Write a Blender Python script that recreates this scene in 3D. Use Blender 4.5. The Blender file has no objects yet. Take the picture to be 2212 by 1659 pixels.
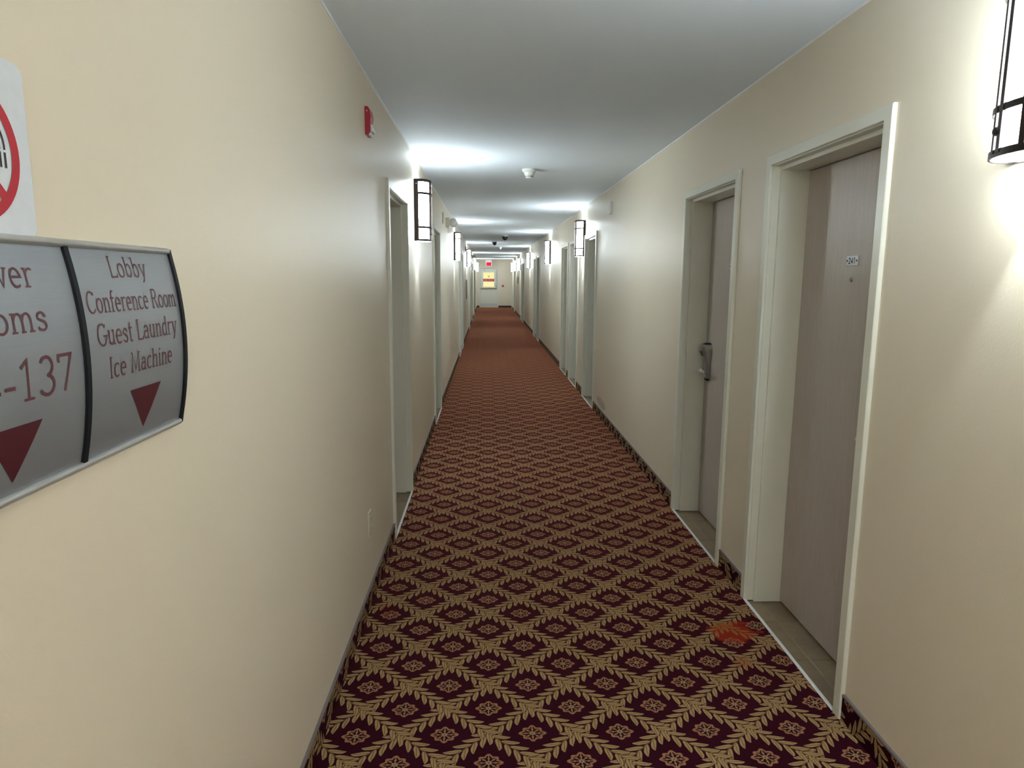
import bpy, math, random
import numpy as np
from mathutils import Vector, Matrix

random.seed(7)
S = bpy.context.scene
C = S.collection
PI = math.pi

# ------------------------------------------------------------------ camera
FPX = 1457.0
cam_d = bpy.data.cameras.new('camera')
cam = bpy.data.objects.new('camera', cam_d)
C.objects.link(cam)
S.camera = cam
cam_d.sensor_fit = 'HORIZONTAL'
cam_d.sensor_width = 36.0
cam_d.lens = FPX / 2212.0 * 36.0
cam_d.clip_start = 0.02
cam_d.clip_end = 200
fw = Vector((1053.2 - 1106.0, 599.5 - 829.5, FPX)).normalized()      # corridor direction in camera axes (x right, y down, z forward)
dn = Vector((1054.0 - 1106.0, 10070.0 - 829.5, FPX)).normalized()
dn = (dn - fw * dn.dot(fw)).normalized()
rt = dn.cross(fw)
# world axes expressed in camera axes: X = rt, Y = fw, Z = -dn
right = Vector((rt.x, fw.x, -dn.x)); down = Vector((rt.y, fw.y, -dn.y)); fwd = Vector((rt.z, fw.z, -dn.z))
m = Matrix((right, -down, -fwd)).transposed().to_4x4()
m.translation = Vector((0, 0, 1.53))
cam.matrix_world = m

# ------------------------------------------------------------------ world, exposure
w = bpy.data.worlds.new('world'); S.world = w
w.use_nodes = True
w.node_tree.nodes['Background'].inputs[0].default_value = (0, 0, 0, 1)
w.node_tree.nodes['Background'].inputs[1].default_value = 0.0
S.view_settings.view_transform = 'Standard'
S.view_settings.look = 'None'
S.view_settings.gamma = 1.0
S.view_settings.use_curve_mapping = False
S.view_settings.exposure = 1.26
S.cycles.max_bounces = 5
S.cycles.diffuse_bounces = 3
S.cycles.glossy_bounces = 2
S.cycles.use_light_tree = False
SHADE_STRENGTH = 18.5
DOME_STRENGTH = 38.0
SPOT_UP = 6.0
SPOT_DOWN = 5.0
LAMP_COL = (0.86, 0.965, 1.0)

# ------------------------------------------------------------------ dimensions
XL, XR, ZC = -0.554, 1.250, 2.438
Y0, Y1 = -4.6, 35.2

# ------------------------------------------------------------------ node helpers
class NT:
    def __init__(s, name):
        s.m = bpy.data.materials.new(name); s.m.use_nodes = True
        s.t = s.m.node_tree; s.t.nodes.clear()
        s.out = s.t.nodes.new('ShaderNodeOutputMaterial')
    def n(s, typ, **kw):
        nd = s.t.nodes.new(typ)
        for k, v in kw.items(): setattr(nd, k, v)
        return nd
    def put(s, sock, v):
        if v is None: return
        if isinstance(v, bpy.types.NodeSocket): s.t.links.new(v, sock)
        else: sock.default_value = v
    def math(s, op, a, b=None, c=None, clamp=False):
        nd = s.n('ShaderNodeMath', operation=op, use_clamp=clamp)
        s.put(nd.inputs[0], a); s.put(nd.inputs[1], b)
        if c is not None: s.put(nd.inputs[2], c)
        return nd.outputs[0]
    def add(s, a, b): return s.math('ADD', a, b)
    def sub(s, a, b): return s.math('SUBTRACT', a, b)
    def mul(s, a, b): return s.math('MULTIPLY', a, b)
    def smooth(s, x, lo, hi):          # 0 below lo, 1 above hi
        nd = s.n('ShaderNodeMapRange', interpolation_type='SMOOTHSTEP')
        s.put(nd.inputs[0], x); s.put(nd.inputs[1], lo); s.put(nd.inputs[2], hi); s.put(nd.inputs[3], 0.0); s.put(nd.inputs[4], 1.0)
        return nd.outputs[0]
    def mix(s, f, a, b):
        nd = s.n('ShaderNodeMix', data_type='RGBA')
        s.put(nd.inputs[0], f)
        s.put(nd.inputs[6], (*a, 1) if isinstance(a, tuple) and len(a) == 3 else a)
        s.put(nd.inputs[7], (*b, 1) if isinstance(b, tuple) and len(b) == 3 else b)
        return nd.outputs[2]
    def noise(s, vec, scale, detail=2.0, rough=0.5):
        nd = s.n('ShaderNodeTexNoise')
        s.put(nd.inputs['Vector'], vec); nd.inputs['Scale'].default_value = scale
        nd.inputs['Detail'].default_value = detail; nd.inputs['Roughness'].default_value = rough
        return nd.outputs[0]
    def pos(s): return s.n('ShaderNodeNewGeometry').outputs['Position']
    def sep(s, v):
        nd = s.n('ShaderNodeSeparateXYZ'); s.put(nd.inputs[0], v); return nd.outputs
    def comb(s, x, y, z):
        nd = s.n('ShaderNodeCombineXYZ'); s.put(nd.inputs[0], x); s.put(nd.inputs[1], y); s.put(nd.inputs[2], z); return nd.outputs[0]
    def vscale(s, v, sc):
        nd = s.n('ShaderNodeMapping'); s.put(nd.inputs[0], v); nd.inputs[3].default_value = sc; return nd.outputs[0]
    def bump(s, h, strength, dist=0.01):
        nd = s.n('ShaderNodeBump'); nd.inputs['Strength'].default_value = strength; nd.inputs['Distance'].default_value = dist
        s.put(nd.inputs['Height'], h); return nd.outputs[0]
    def principled(s, col, rough=0.5, metal=0.0, normal=None, spec=None, **kw):
        nd = s.n('ShaderNodeBsdfPrincipled')
        s.put(nd.inputs['Base Color'], (*col, 1) if isinstance(col, tuple) and len(col) == 3 else col)
        s.put(nd.inputs['Roughness'], rough); s.put(nd.inputs['Metallic'], metal)
        if normal is not None: s.put(nd.inputs['Normal'], normal)
        if spec is not None: nd.inputs['Specular IOR Level'].default_value = spec
        for k, v in kw.items(): s.put(nd.inputs[k.replace('_', ' ')], v)
        s.t.links.new(nd.outputs[0], s.out.inputs[0])
        return nd

def simple(name, col, rough=0.5, metal=0.0, nscale=60.0, namt=0.06, bump=0.0, **kw):
    """plain coloured surface with a faint procedural mottling"""
    g = NT(name); p = g.pos()
    f = g.noise(p, nscale, 3.0)
    c = g.mix(f, tuple(x * (1 - namt) for x in col), tuple(min(1, x * (1 + namt)) for x in col))
    nrm = g.bump(g.noise(p, nscale * 4, 2.0), bump, 0.002) if bump else None
    g.principled(c, rough, metal, nrm, **kw)
    return g.m

M = {}
def mat_wall(name, col, stain=False):
    g = NT(name); p = g.pos()
    big = g.noise(p, 1.3, 3.0)
    c = g.mix(big, tuple(x * 0.97 for x in col), tuple(min(1, x * 1.03) for x in col))
    if stain:   # brown scuff on the right wall past the doors
        x, y, z = g.sep(p)
        dy = g.math('DIVIDE', g.sub(y, 7.28), 0.30); dz = g.math('DIVIDE', g.sub(g.sub(z, 0.17), g.mul(g.sub(y, 7.28), 0.02)), 0.055)
        r = g.math('SQRT', g.add(g.mul(dy, dy), g.mul(dz, dz)))
        r = g.add(r, g.mul(g.sub(g.noise(p, 20.0, 2.0), 0.5), 0.5))
        f = g.mul(g.sub(1.0, g.smooth(r, 0.75, 1.1)), 0.45)
        c = g.mix(f, c, (0.20, 0.12, 0.08))
    h = g.noise(p, 230.0, 1.0)
    g.principled(c, g.add(0.34, g.mul(big, 0.06)), 0.0, g.bump(h, 0.14, 0.002), spec=0.4)
    return g.m
WALLC = (0.75, 0.67, 0.535)
M['wall'] = mat_wall('beige_satin_wall_paint', WALLC)
M['wall_r'] = mat_wall('beige_satin_wall_paint_scuffed', WALLC, True)
M['ceiling'] = simple('white_ceiling_paint', (0.83, 0.905, 1.0), 0.75, 0, 2.0, 0.03, 0.0, spec=0.25)
M['trimline'] = simple('white_paint_line', (0.90, 0.90, 0.89), 0.4)
M['frame'] = simple('cream_frame_enamel', (0.73, 0.73, 0.635), 0.32, 0, 8.0, 0.03)
M['bronze'] = simple('dark_bronze_metal', (0.035, 0.026, 0.024), 0.38, 0.6, 40.0, 0.1)
M['steel'] = simple('brushed_steel', (0.80, 0.80, 0.79), 0.22, 1.0, 80.0, 0.05)
M['satin'] = simple('satin_nickel_lock', (0.42, 0.41, 0.39), 0.32, 0.9, 80.0, 0.05)
M['alu'] = simple('white_aluminium_strip', (0.82, 0.84, 0.87), 0.35, 0.0, 50.0, 0.05)
M['black'] = simple('black_plastic', (0.010, 0.011, 0.013), 0.3)
M['navyblack'] = simple('dark_rubber_strip', (0.005, 0.007, 0.010), 0.5, spec=0.25)
M['white_plastic'] = simple('white_plastic', (0.78, 0.79, 0.76), 0.38)
M['cream_plastic'] = simple('cream_plastic', (0.62, 0.57, 0.46), 0.4)
M['grey_plastic'] = simple('grey_plastic', (0.42, 0.40, 0.34), 0.45)
M['red'] = simple('red_plastic', (0.36, 0.010, 0.028), 0.35)
M['darkred'] = simple('maroon_print', (0.070, 0.007, 0.014), 0.45)
M['textred'] = simple('faded_maroon_print', (0.115, 0.036, 0.045), 0.45)
M['ringred'] = simple('red_print', (0.47, 0.012, 0.028), 0.45)
M['ink'] = simple('black_print', (0.012, 0.014, 0.02), 0.5)
M['plate_white'] = simple('white_sign_plate', (0.70, 0.74, 0.80), 0.35)
M['darkgrey'] = simple('dark_grey_plaque_and_shade', (0.06, 0.06, 0.06), 0.5)
M['cabgrey'] = simple('grey_cabinet_enamel', (0.30, 0.30, 0.29), 0.45)
M['silver_rail'] = simple('silver_rail', (0.62, 0.63, 0.62), 0.35, 0.7)
M['kick'] = simple('stainless_kick_plate', (0.62, 0.63, 0.66), 0.4, 0.6)
M['binding'] = simple('grey_purple_carpet_binding', (0.17, 0.14, 0.135), 0.7, 0, 200.0, 0.2)
M['leak_yellow'] = simple('yellow_light_leak', (0.92, 0.82, 0.45), 0.3)
M['grout'] = simple('pale_grout', (0.46, 0.37, 0.28), 0.8, 0, 100.0, 0.15)

def mat_panel():
    g = NT('brushed_silver_sign_face'); p = g.pos()
    s = g.noise(g.vscale(p, (1.0, 2.0, 160.0)), 6.0, 3.0)
    c = g.mix(s, (0.35, 0.38, 0.43), (0.42, 0.455, 0.50))
    g.principled(c, g.add(0.36, g.mul(s, 0.10)), 0.72, Coat_Weight=0.6, Coat_Roughness=0.16)
    return g.m
M['panel'] = mat_panel()

def mat_door():
    g = NT('taupe_embossed_wood_grain'); p = g.pos()
    wv = g.vscale(p, (30.0, 30.0, 1.2))
    n1 = g.noise(wv, 3.5, 5.0, 0.65)
    n2 = g.noise(g.vscale(p, (90.0, 90.0, 2.5)), 3.0, 3.0, 0.6)
    c = g.mix(n1, (0.42, 0.36, 0.32), (0.55, 0.485, 0.44))
    h = g.add(g.mul(n1, 0.6), n2)
    g.principled(c, 0.25, 0.0, g.bump(h, 0.42, 0.003), spec=0.6)
    return g.m
M['door'] = mat_door()

def mat_tile():
    g = NT('beige_stone_tile'); p = g.pos()
    info = g.n('ShaderNodeObjectInfo').outputs['Random']
    a = g.noise(p, 9.0, 5.0, 0.65); b = g.noise(p, 45.0, 3.0)
    c = g.mix(a, (0.16, 0.115, 0.068), (0.40, 0.31, 0.20))
    c = g.mix(g.mul(g.sub(b, 0.35), 0.5), c, (0.38, 0.31, 0.22))
    c = g.mix(g.mul(info, 0.18), c, (0.12, 0.09, 0.055))
    g.principled(c, g.add(0.28, g.mul(a, 0.2)), 0.0, g.bump(a, 0.12, 0.004))
    return g.m
M['tile'] = mat_tile()

def mat_lamp():
    g = NT('glowing_white_lamp_shade')
    e = g.n('ShaderNodeEmission'); e.inputs[0].default_value = (*LAMP_COL, 1); e.inputs[1].default_value = SHADE_STRENGTH
    g.t.links.new(e.outputs[0], g.out.inputs[0])
    return g.m
M['shade'] = mat_lamp()

def emit(name, col, st):
    g = NT(name); e = g.n('ShaderNodeEmission'); e.inputs[0].default_value = (*col, 1); e.inputs[1].default_value = st
    g.t.links.new(e.outputs[0], g.out.inputs[0]); return g.m
M['exit_glow'] = emit('exit_letter_glow', (1.0, 0.03, 0.09), 0.5)
M['dome_glow'] = emit('warm_ceiling_lamp_glow', (1.0, 0.86, 0.68), DOME_STRENGTH)
M['lit_glass'] = emit('lit_room_beyond_glass', (1.0, 0.86, 0.40), 0.44)

M['clear'] = simple('clear_lens', (0.72, 0.74, 0.74), 0.08, 0.0, 300.0, 0.25)

# carpet: diamond lattice of leaf garlands with a rosette in each diamond
PX, PY = 0.2985, 0.2765
RX, RY = 0.302, 2.2155
def mat_carpet(name, sheen):
    g = NT(name); pos = g.pos()
    x, y, z = g.sep(pos)
    fuzz = g.noise(pos, 420.0, 1.0)
    wob = g.mul(g.sub(g.noise(pos, 70.0, 2.0), 0.5), 0.10)
    p = g.math('DIVIDE', g.sub(g.add(x, z), RX), PX)
    q = g.math('DIVIDE', g.sub(y, RY), PY)
    u = g.add(p, q); v = g.sub(p, q)               # rosettes at integer (u, v); garlands on the half-integers
    def frac_c(a):  # centred fraction -0.5..0.5
        return g.sub(g.math('FRACT', g.add(a, 0.5)), 0.5)
    def garland(across, along, flow):
        # across: coordinate whose half-integers carry the garland; along: running coordinate, flow = +-1 direction of the leaf tips
        t = g.sub(g.math('FRACT', across), 0.5)              # 0 on the garland
        sgn = g.math('GREATER_THAN', t, 0.0)
        at = g.math('ABSOLUTE', t)
        tau = g.math('DIVIDE', at, 0.19)
        s = g.mul(along, 5.0 * flow)
        s = g.add(s, g.mul(sgn, 0.5))
        s = g.sub(s, g.mul(tau, 1.32))                      # skewed cells run along the leaf axis
        s = g.add(s, g.mul(g.mul(tau, tau), 0.22))
        s = g.add(s, g.mul(wob, 1.4))
        f = g.math('ABSOLUTE', g.sub(g.math('FRACT', s), 0.5))
        prof = g.mul(g.math('POWER', g.math('MAXIMUM', tau, 0.0), 0.55), g.math('MAXIMUM', g.sub(1.0, tau), 0.0))
        width = g.mul(prof, 1.04)
        dd = g.sub(width, f)                                # >0 inside the leaf
        leaf = g.mul(g.smooth(dd, -0.02, 0.05), g.sub(1.0, g.smooth(tau, 0.93, 0.99)))
        vein = g.mul(g.sub(1.0, g.smooth(f, 0.02, 0.07)), g.smooth(dd, 0.05, 0.2))
        rim = g.sub(1.0, g.smooth(dd, 0.03, 0.17))
        stem = g.sub(1.0, g.smooth(at, 0.008, 0.022))
        halo = g.mul(g.smooth(dd, -0.12, -0.03), g.sub(1.0, g.smooth(tau, 0.80, 0.95)))
        return leaf, vein, halo, stem
    l1, v1, r1, s1 = garland(u, v, 1.0)      # garland on u = k + 0.5, tips towards +v (x up, y down)
    l2, v2, r2, s2 = garland(v, u, -1.0)     # garland on v = k + 0.5, tips towards -u (x down, y down)
    l2m = g.mul(l2, g.sub(1.0, r1))
    leaf = g.math('MAXIMUM', l1, l2m)
    vein = g.math('MAXIMUM', g.mul(v1, l1), g.mul(v2, l2m))
    stem = g.mul(g.math('MAXIMUM', s1, s2), 0.75)
    # rosette
    cu = frac_c(u); cv = frac_c(v)
    lx = g.mul(g.add(cu, cv), 0.5 * PX / 0.0475)
    ly = g.mul(g.sub(cu, cv), 0.5 * PY / 0.0415)
    r = g.math('SQRT', g.add(g.mul(lx, lx), g.mul(ly, ly)))
    th = g.math('ARCTAN2', ly, lx)
    c8 = g.math('COSINE', g.mul(th, 8.0)); c4 = g.math('COSINE', g.mul(th, 4.0)); c16 = g.math('COSINE', g.mul(th, 16.0))
    edge = g.add(0.84, g.add(g.mul(c8, 0.075), g.mul(g.math('MAXIMUM', g.math('COSINE', g.mul(th, 4.0)), 0.0), 0.10)))
    d = g.sub(edge, r)
    inside = g.smooth(d, -0.02, 0.04)
    ring = g.mul(inside, g.sub(1.0, g.smooth(d, 0.16, 0.24)))
    petal = g.math('ABSOLUTE', g.math('SINE', g.mul(th, 4.0)))
    spokes = g.mul(g.sub(1.0, g.smooth(g.mul(petal, r), 0.10, 0.17)), g.mul(inside, g.smooth(r, 0.16, 0.22)))
    spokes2 = g.mul(g.mul(g.sub(1.0, g.smooth(g.math('ABSOLUTE', g.sub(r, 0.47)), 0.04, 0.09)), g.smooth(c8, -0.3, 0.5)), 0.8)
    core = g.mul(g.sub(1.0, g.smooth(r, 0.17, 0.23)), g.smooth(r, 0.03, 0.08))
    ros = g.math('MAXIMUM', g.math('MAXIMUM', ring, spokes), g.math('MAXIMUM', g.mul(spokes2, inside), core))
    # colours
    ground = g.mix(g.noise(pos, 3.0, 2.0), (0.0230, 0.0018, 0.0075), (0.0340, 0.0027, 0.0110))
    ground = g.mix(g.mul(fuzz, 0.5), ground, (0.014, 0.0012, 0.0052))
    goldA = g.mix(fuzz, (0.28, 0.175, 0.078), (0.43, 0.285, 0.135))
    tan = g.mix(g.smooth(d, 0.02, 0.35), (0.32, 0.135, 0.070), (0.33, 0.21, 0.105))
    col = g.mix(stem, ground, (0.12, 0.085, 0.03))
    col = g.mix(leaf, col, goldA)
    col = g.mix(g.mul(vein, 0.75), col, (0.055, 0.034, 0.014))
    col = g.mix(ros, col, tan)
    # bleach stains (shapes of their own)
    def stain(cx, cy, rx, ry, amp, col_from, cst, k):
        dx = g.math('DIVIDE', g.sub(x, cx), rx); dy = g.math('DIVIDE', g.sub(y, cy), ry)
        rr = g.math('SQRT', g.add(g.mul(dx, dx), g.mul(dy, dy)))
        rr = g.add(rr, g.mul(g.sub(g.noise(pos, 13.0, 3.0, 0.75), 0.5), amp))
        f = g.mul(g.sub(1.0, g.smooth(rr, 0.72, 0.98)), k)
        on_leaf = g.math('MAXIMUM', leaf, ros)
        c = g.mix(on_leaf, cst, (0.30, 0.105, 0.026))
        return g.mix(f, col_from, c)
    col = stain(1.075, 2.715, 0.115, 0.105, 2.4, col, (0.26, 0.022, 0.012), 0.95)
    def tint(cx, cy, rr0, col_from, k):
        dx = g.sub(x, cx); dy = g.sub(y, cy)
        rr = g.add(g.math('SQRT', g.add(g.mul(dx, dx), g.mul(dy, dy))), g.mul(g.sub(g.noise(pos, 30.0, 2.0), 0.5), 0.03))
        f = g.mul(g.mul(g.sub(1.0, g.smooth(rr, rr0 * 0.6, rr0)), k), g.math('MAXIMUM', leaf, ros))
        return g.mix(f, col_from, (0.36, 0.085, 0.022))
    col = tint(-0.46, 2.955, 0.05, col, 0.95)
    col = tint(1.03, 2.475, 0.05, col, 0.5)
    g.principled(col, 0.85, 0.0, g.bump(g.noise(pos, 420.0, 1.0), 0.30, 0.002), spec=0.05,
                 Sheen_Weight=sheen, Sheen_Roughness=0.32, Sheen_Tint=(1.0, 0.17, 0.09, 1))
    return g.m
M['carpet'] = mat_carpet('burgundy_leaf_lattice_carpet', 0.50)
M['carpet_base'] = mat_carpet('burgundy_carpet_base_strip', 0.0)

# ------------------------------------------------------------------ mesh helpers
class MB:
    def __init__(s): s.v = []; s.f = []; s.smooth = False
    def quad(s, a, b, c, d):
        i = len(s.v); s.v += [tuple(a), tuple(b), tuple(c), tuple(d)]; s.f.append((i, i+1, i+2, i+3)); return s
    def box(s, x0, x1, y0, y1, z0, z1):
        x0, x1 = min(x0, x1), max(x0, x1); y0, y1 = min(y0, y1), max(y0, y1); z0, z1 = min(z0, z1), max(z0, z1)
        i = len(s.v)
        s.v += [(x0,y0,z0),(x1,y0,z0),(x1,y1,z0),(x0,y1,z0),(x0,y0,z1),(x1,y0,z1),(x1,y1,z1),(x0,y1,z1)]
        s.f += [tuple(i+k for k in q) for q in ((3,2,1,0),(4,5,6,7),(0,1,5,4),(1,2,6,5),(2,3,7,6),(3,0,4,7))]
        return s
    def rings(s, rings, close=True, cap0=True, cap1=True):
        """loft equal-length loops"""
        i = len(s.v); n = len(rings[0])
        for r in rings: s.v += [tuple(p) for p in r]
        for k in range(len(rings) - 1):
            for j in range(n if close else n - 1):
                a = i + k*n + j; b = i + k*n + (j+1) % n
                s.f.append((a, b, b+n, a+n))
        if cap0: s.f.append(tuple(i + j for j in reversed(range(n))))
        if cap1: s.f.append(tuple(i + (len(rings)-1)*n + j for j in range(n)))
        return s
    def lathe(s, prof, c, axis='z', seg=24, sgn=1):
        """prof = [(r, h)], revolved round an axis through c; h runs along sgn*axis"""
        rings = []
        for r, h in prof:
            ring = []
            for k in range(seg):
                a = 2*PI*k/seg; p, q = r*math.cos(a), r*math.sin(a)
                if axis == 'z': ring.append((c[0]+p, c[1]+q, c[2]+sgn*h))
                elif axis == 'x': ring.append((c[0]+sgn*h, c[1]+p, c[2]+q))
                else: ring.append((c[0]+p, c[1]+sgn*h, c[2]+q))
            rings.append(ring)
        return s.rings(rings)
    def build(s, name, mat, parent=None, smooth=False, bevel=0.0, seg=2):
        me = bpy.data.meshes.new(name)
        me.from_pydata(s.v, [], s.f); me.validate(); me.update()
        import bmesh
        bm = bmesh.new(); bm.from_mesh(me)
        bmesh.ops.remove_doubles(bm, verts=bm.verts, dist=1e-6)
        bmesh.ops.recalc_face_normals(bm, faces=bm.faces)
        bm.to_mesh(me); bm.free()
        me.materials.append(M[mat])
        if smooth:
            for p in me.polygons: p.use_smooth = True
            try: me.set_sharp_from_angle(angle=math.radians(38))
            except Exception: pass
        o = bpy.data.objects.new(name, me); C.objects.link(o)
        if bevel:
            b = o.modifiers.new('edge', 'BEVEL'); b.width = bevel; b.segments = seg; b.limit_method = 'ANGLE'
        if parent: o.parent = parent
        return o

def tag(o, label=None, cat=None, group=None, kind=None):
    if label: o['label'] = label
    if cat: o['category'] = cat
    if group: o['group'] = group
    if kind: o['kind'] = kind
    return o
def root(name, loc, label, cat, group=None, kind=None):
    """Empty at the base of a thing; its parts are built in world coordinates and hung under it"""
    o = bpy.data.objects.new(name, None); C.objects.link(o)
    o.empty_display_size = 0.1
    o.location = loc
    return tag(o, label, cat, group, kind)
def settle(o):
    """re-express the children's meshes so that they sit under the Empty's own location"""
    off = Vector(o.location)
    for ch in o.children:
        ch.matrix_parent_inverse = Matrix.Translation(-off)
def copy_tree(o, parent=None):
    c = o.copy(); C.objects.link(c)
    if parent is not None: c.parent = parent
    for ch in o.children: copy_tree(ch, c)
    return c

# ------------------------------------------------------------------ door and wall layout
# (side, y0, y1): outer edges of the door frames
DW = 0.94
ZD = 2.065
RIGHT = [2.12, 3.395, 7.80, 9.335, 10.55, 16.25, 17.50, 23.30, 24.50, 30.85, 34.15]
LEFT = [3.82, 6.96, 13.08, 14.40, 20.15, 23.85, 26.95]
ALC = (28.75, 30.35)        # open alcove in the left wall

def wall_mesh(X, openings, y0, y1):
    ys = sorted({y0, y1, *[a for o in openings for a in o[:2]]})
    zs = sorted({0.0, ZC, *[o[2] for o in openings]})
    b = MB()
    for a, c in zip(ys, ys[1:]):
        for z0, z1 in zip(zs, zs[1:]):
            if any(o[0] - 1e-6 <= a and c <= o[1] + 1e-6 and z1 <= o[2] + 1e-6 for o in openings): continue
            b.quad((X, a, z0), (X, c, z0), (X, c, z1), (X, a, z1))
    return b

opR = [(y + 0.02, y + DW - 0.02, ZD - 0.02) for y in RIGHT]
opL = [(y + 0.02, y + DW - 0.02, ZD - 0.02) for y in LEFT] + [(ALC[0], ALC[1], 2.10)]
tag(wall_mesh(XL, opL, Y0, Y1).build('wall_left', 'wall'), 'long beige satin wall carrying the no smoking sign', 'wall', kind='structure')
tag(wall_mesh(XR, opR, Y0, Y1).build('wall_right', 'wall_r'), 'long beige satin wall carrying the door numbered 241', 'wall', kind='structure')
b = MB(); b.quad((XL, Y0, ZC), (XR, Y0, ZC), (XR, Y1, ZC), (XL, Y1, ZC))
tag(b.build('ceiling', 'ceiling'), 'smooth white painted corridor ceiling', 'ceiling', kind='structure')
floor = MB().quad((XL, Y0, 0), (XR, Y0, 0), (XR, Y1, 0), (XL, Y1, 0)).build('floor', 'carpet')
tag(floor, 'burgundy corridor carpet with gold leaf lattice and rosettes', 'carpet', kind='structure')
tag(MB().quad((XL, Y0, 0), (XR, Y0, 0), (XR, Y0, ZC), (XL, Y0, ZC)).build('wall_back', 'wall'), 'beige cross wall behind the viewer', 'wall', kind='structure')
# end wall with the exit door opening
EX0, EX1, EZ = -0.432, 0.566, 2.06
b = MB()
xs = [XL, EX0 + .02, EX1 - .02, XR]
for a, c in zip(xs, xs[1:]):
    for z0, z1 in ((0, EZ - .02), (EZ - .02, ZC)):
        if a == xs[1] and z0 == 0: continue
        b.quad((a, Y1, z0), (c, Y1, z0), (c, Y1, z1), (a, Y1, z1))
tag(b.build('wall_end', 'wall'), 'beige wall closing the far end of the corridor', 'wall', kind='structure')
# alcove on the left near the end; its shade is put in as dark grey colour
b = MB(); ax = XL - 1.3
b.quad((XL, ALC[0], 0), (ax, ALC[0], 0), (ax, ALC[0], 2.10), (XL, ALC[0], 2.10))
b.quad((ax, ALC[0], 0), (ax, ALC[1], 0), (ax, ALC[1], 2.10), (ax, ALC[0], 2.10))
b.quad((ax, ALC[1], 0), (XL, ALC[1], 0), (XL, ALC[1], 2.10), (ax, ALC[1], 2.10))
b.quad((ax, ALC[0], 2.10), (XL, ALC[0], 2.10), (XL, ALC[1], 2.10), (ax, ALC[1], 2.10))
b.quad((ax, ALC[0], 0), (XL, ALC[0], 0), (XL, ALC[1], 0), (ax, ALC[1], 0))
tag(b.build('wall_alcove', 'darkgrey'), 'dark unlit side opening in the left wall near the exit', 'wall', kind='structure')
# thin white paint line where wall meets ceiling
for i, (X, s, side) in enumerate(((XL, 1, 'left'), (XR, -1, 'right'))):
    o = MB().box(X, X + s*0.004, Y0, Y1, ZC - 0.009, ZC).build('trim_%d' % (i+1), 'trimline')
    tag(o, 'thin white line between the %s wall and the ceiling' % side, 'trim', kind='structure')

# ------------------------------------------------------------------ carpet baseboards
def baseboard(name, X, s, gaps, label):
    r = root(name, (X, 0, 0), label, 'baseboard', kind='structure')
    y = Y0
    for a, c in sorted(gaps) + [(Y1, Y1)]:
        if a - y > 0.02:
            st = MB().box(X, X + s*0.008, y, a, 0.0, 0.088).build('carpet_strip', 'carpet_base', r)
            MB().box(X, X + s*0.010, y, a, 0.088, 0.096).build('binding', 'binding', st)
        y = c
    settle(r)
    return r
baseboard('baseboard_left', XL, 1, [(y, y + DW) for y in LEFT] + [ALC], 'carpet baseboard along the left wall')
baseboard('baseboard_right', XR, -1, [(y, y + DW) for y in RIGHT], 'carpet baseboard along the right wall')
r = root('baseboard_end', (XL, Y1, 0), 'black baseboard on the far end wall', 'baseboard', kind='structure')
for a, c in ((XL, EX0), (EX1, XR)):
    MB().box(a, c, Y1 - 0.01, Y1, 0, 0.092).build('base_strip', 'black', r)
settle(r)

# ------------------------------------------------------------------ doors
PROF = [(0, 0.0), (0, -0.012), (0.003, -0.015), (0.043, -0.015), (0.0455, -0.011), (0.0455, -0.003), (0.0495, -0.003),
        (0.0495, 0.026), (0.0505, 0.028), (0.0655, 0.028), (0.067, 0.030), (0.067, 0.165)]
def frame_mesh(prof, y0, y1, zt, put):
    b = MB(); rings = []
    for a, d in prof:
        rings.append([put(y0 + a, d, 0.0), put(y0 + a, d, zt - a), put(y1 - a, d, zt - a), put(y1 - a, d, 0.0)])
    b.rings(rings, close=False, cap0=False, cap1=False)
    return b

tile_sets = []
def door(n, side, y0, label, number=None, lock=None, plate=False):
    X, s = (XR, 1) if side == 'R' else (XL, -1)          # s: direction into the wall
    y1 = y0 + DW
    put = lambda y, d, z: (X + s*d, y, z)
    r = root('door_%d' % n, (X, (y0+y1)/2, 0), label, 'door', kind='structure')
    frame_mesh(PROF, y0, y1, ZD, put).build('frame', 'frame', r)
    lf = MB().box(X + s*0.150, X + s*0.192, y0 + 0.070, y1 - 0.070, 0.010, ZD - 0.070).build('leaf', 'door', r, bevel=0.002)
    MB().box(X - s*0.016, X - s*0.002, y0 + 0.046, y1 - 0.046, 0.0, 0.0045).build('threshold_strip', 'alu', r, bevel=0.0015)
    xf = X + s*0.150                                     # face of the leaf towards the corridor
    yc = (y0 + y1) / 2 - 0.010
    if plate:
        pl = MB().box(xf, xf - s*0.003, yc - 0.041, yc + 0.041, 1.583, 1.620).build('number_plate', 'plate_white', r, bevel=0.001)
        for dy in (-0.0335, 0.0335):
            MB().lathe([(0.0036, 0), (0.0036, 0.0016), (0.002, 0.0024)], (xf - s*0.003, yc + dy, 1.6015), 'x', 10, -s).build('rivet', 'ink', pl)
        if number:
            glyph_text(number, 0.0205, lambda a, c: (xf - s*0.0036, yc - s*a*1.0, 1.5910 + c), 0.0052, 'ink', pl, 'lettering', center=True, serif=False, track=0.22)
        vw = MB().lathe([(0.0095, 0), (0.0095, 0.004), (0.0075, 0.006), (0.0055, 0.006), (0.0045, 0.003)], (xf, yc + 0.0, 1.530), 'x', 20, -s).build('peephole', 'satin', r, smooth=True)
        MB().lathe([(0.0044, 0), (0.0035, 0.0015), (0.001, 0.002)], (xf - s*0.003, yc, 1.530), 'x', 12, -s).build('peephole_lens', 'black', vw, smooth=True)
    if lock is not None:
        ly, dirn = lock          # centre of the lock, direction of the lever along y
        lock_build(r, xf, s, ly, dirn)
    settle(r)
    # tiles of the recess floor
    yy = y0 + 0.068 - 0.02; tile_sets.append((X, s, y0 + 0.05, y1 - 0.05))
    return r

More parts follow.
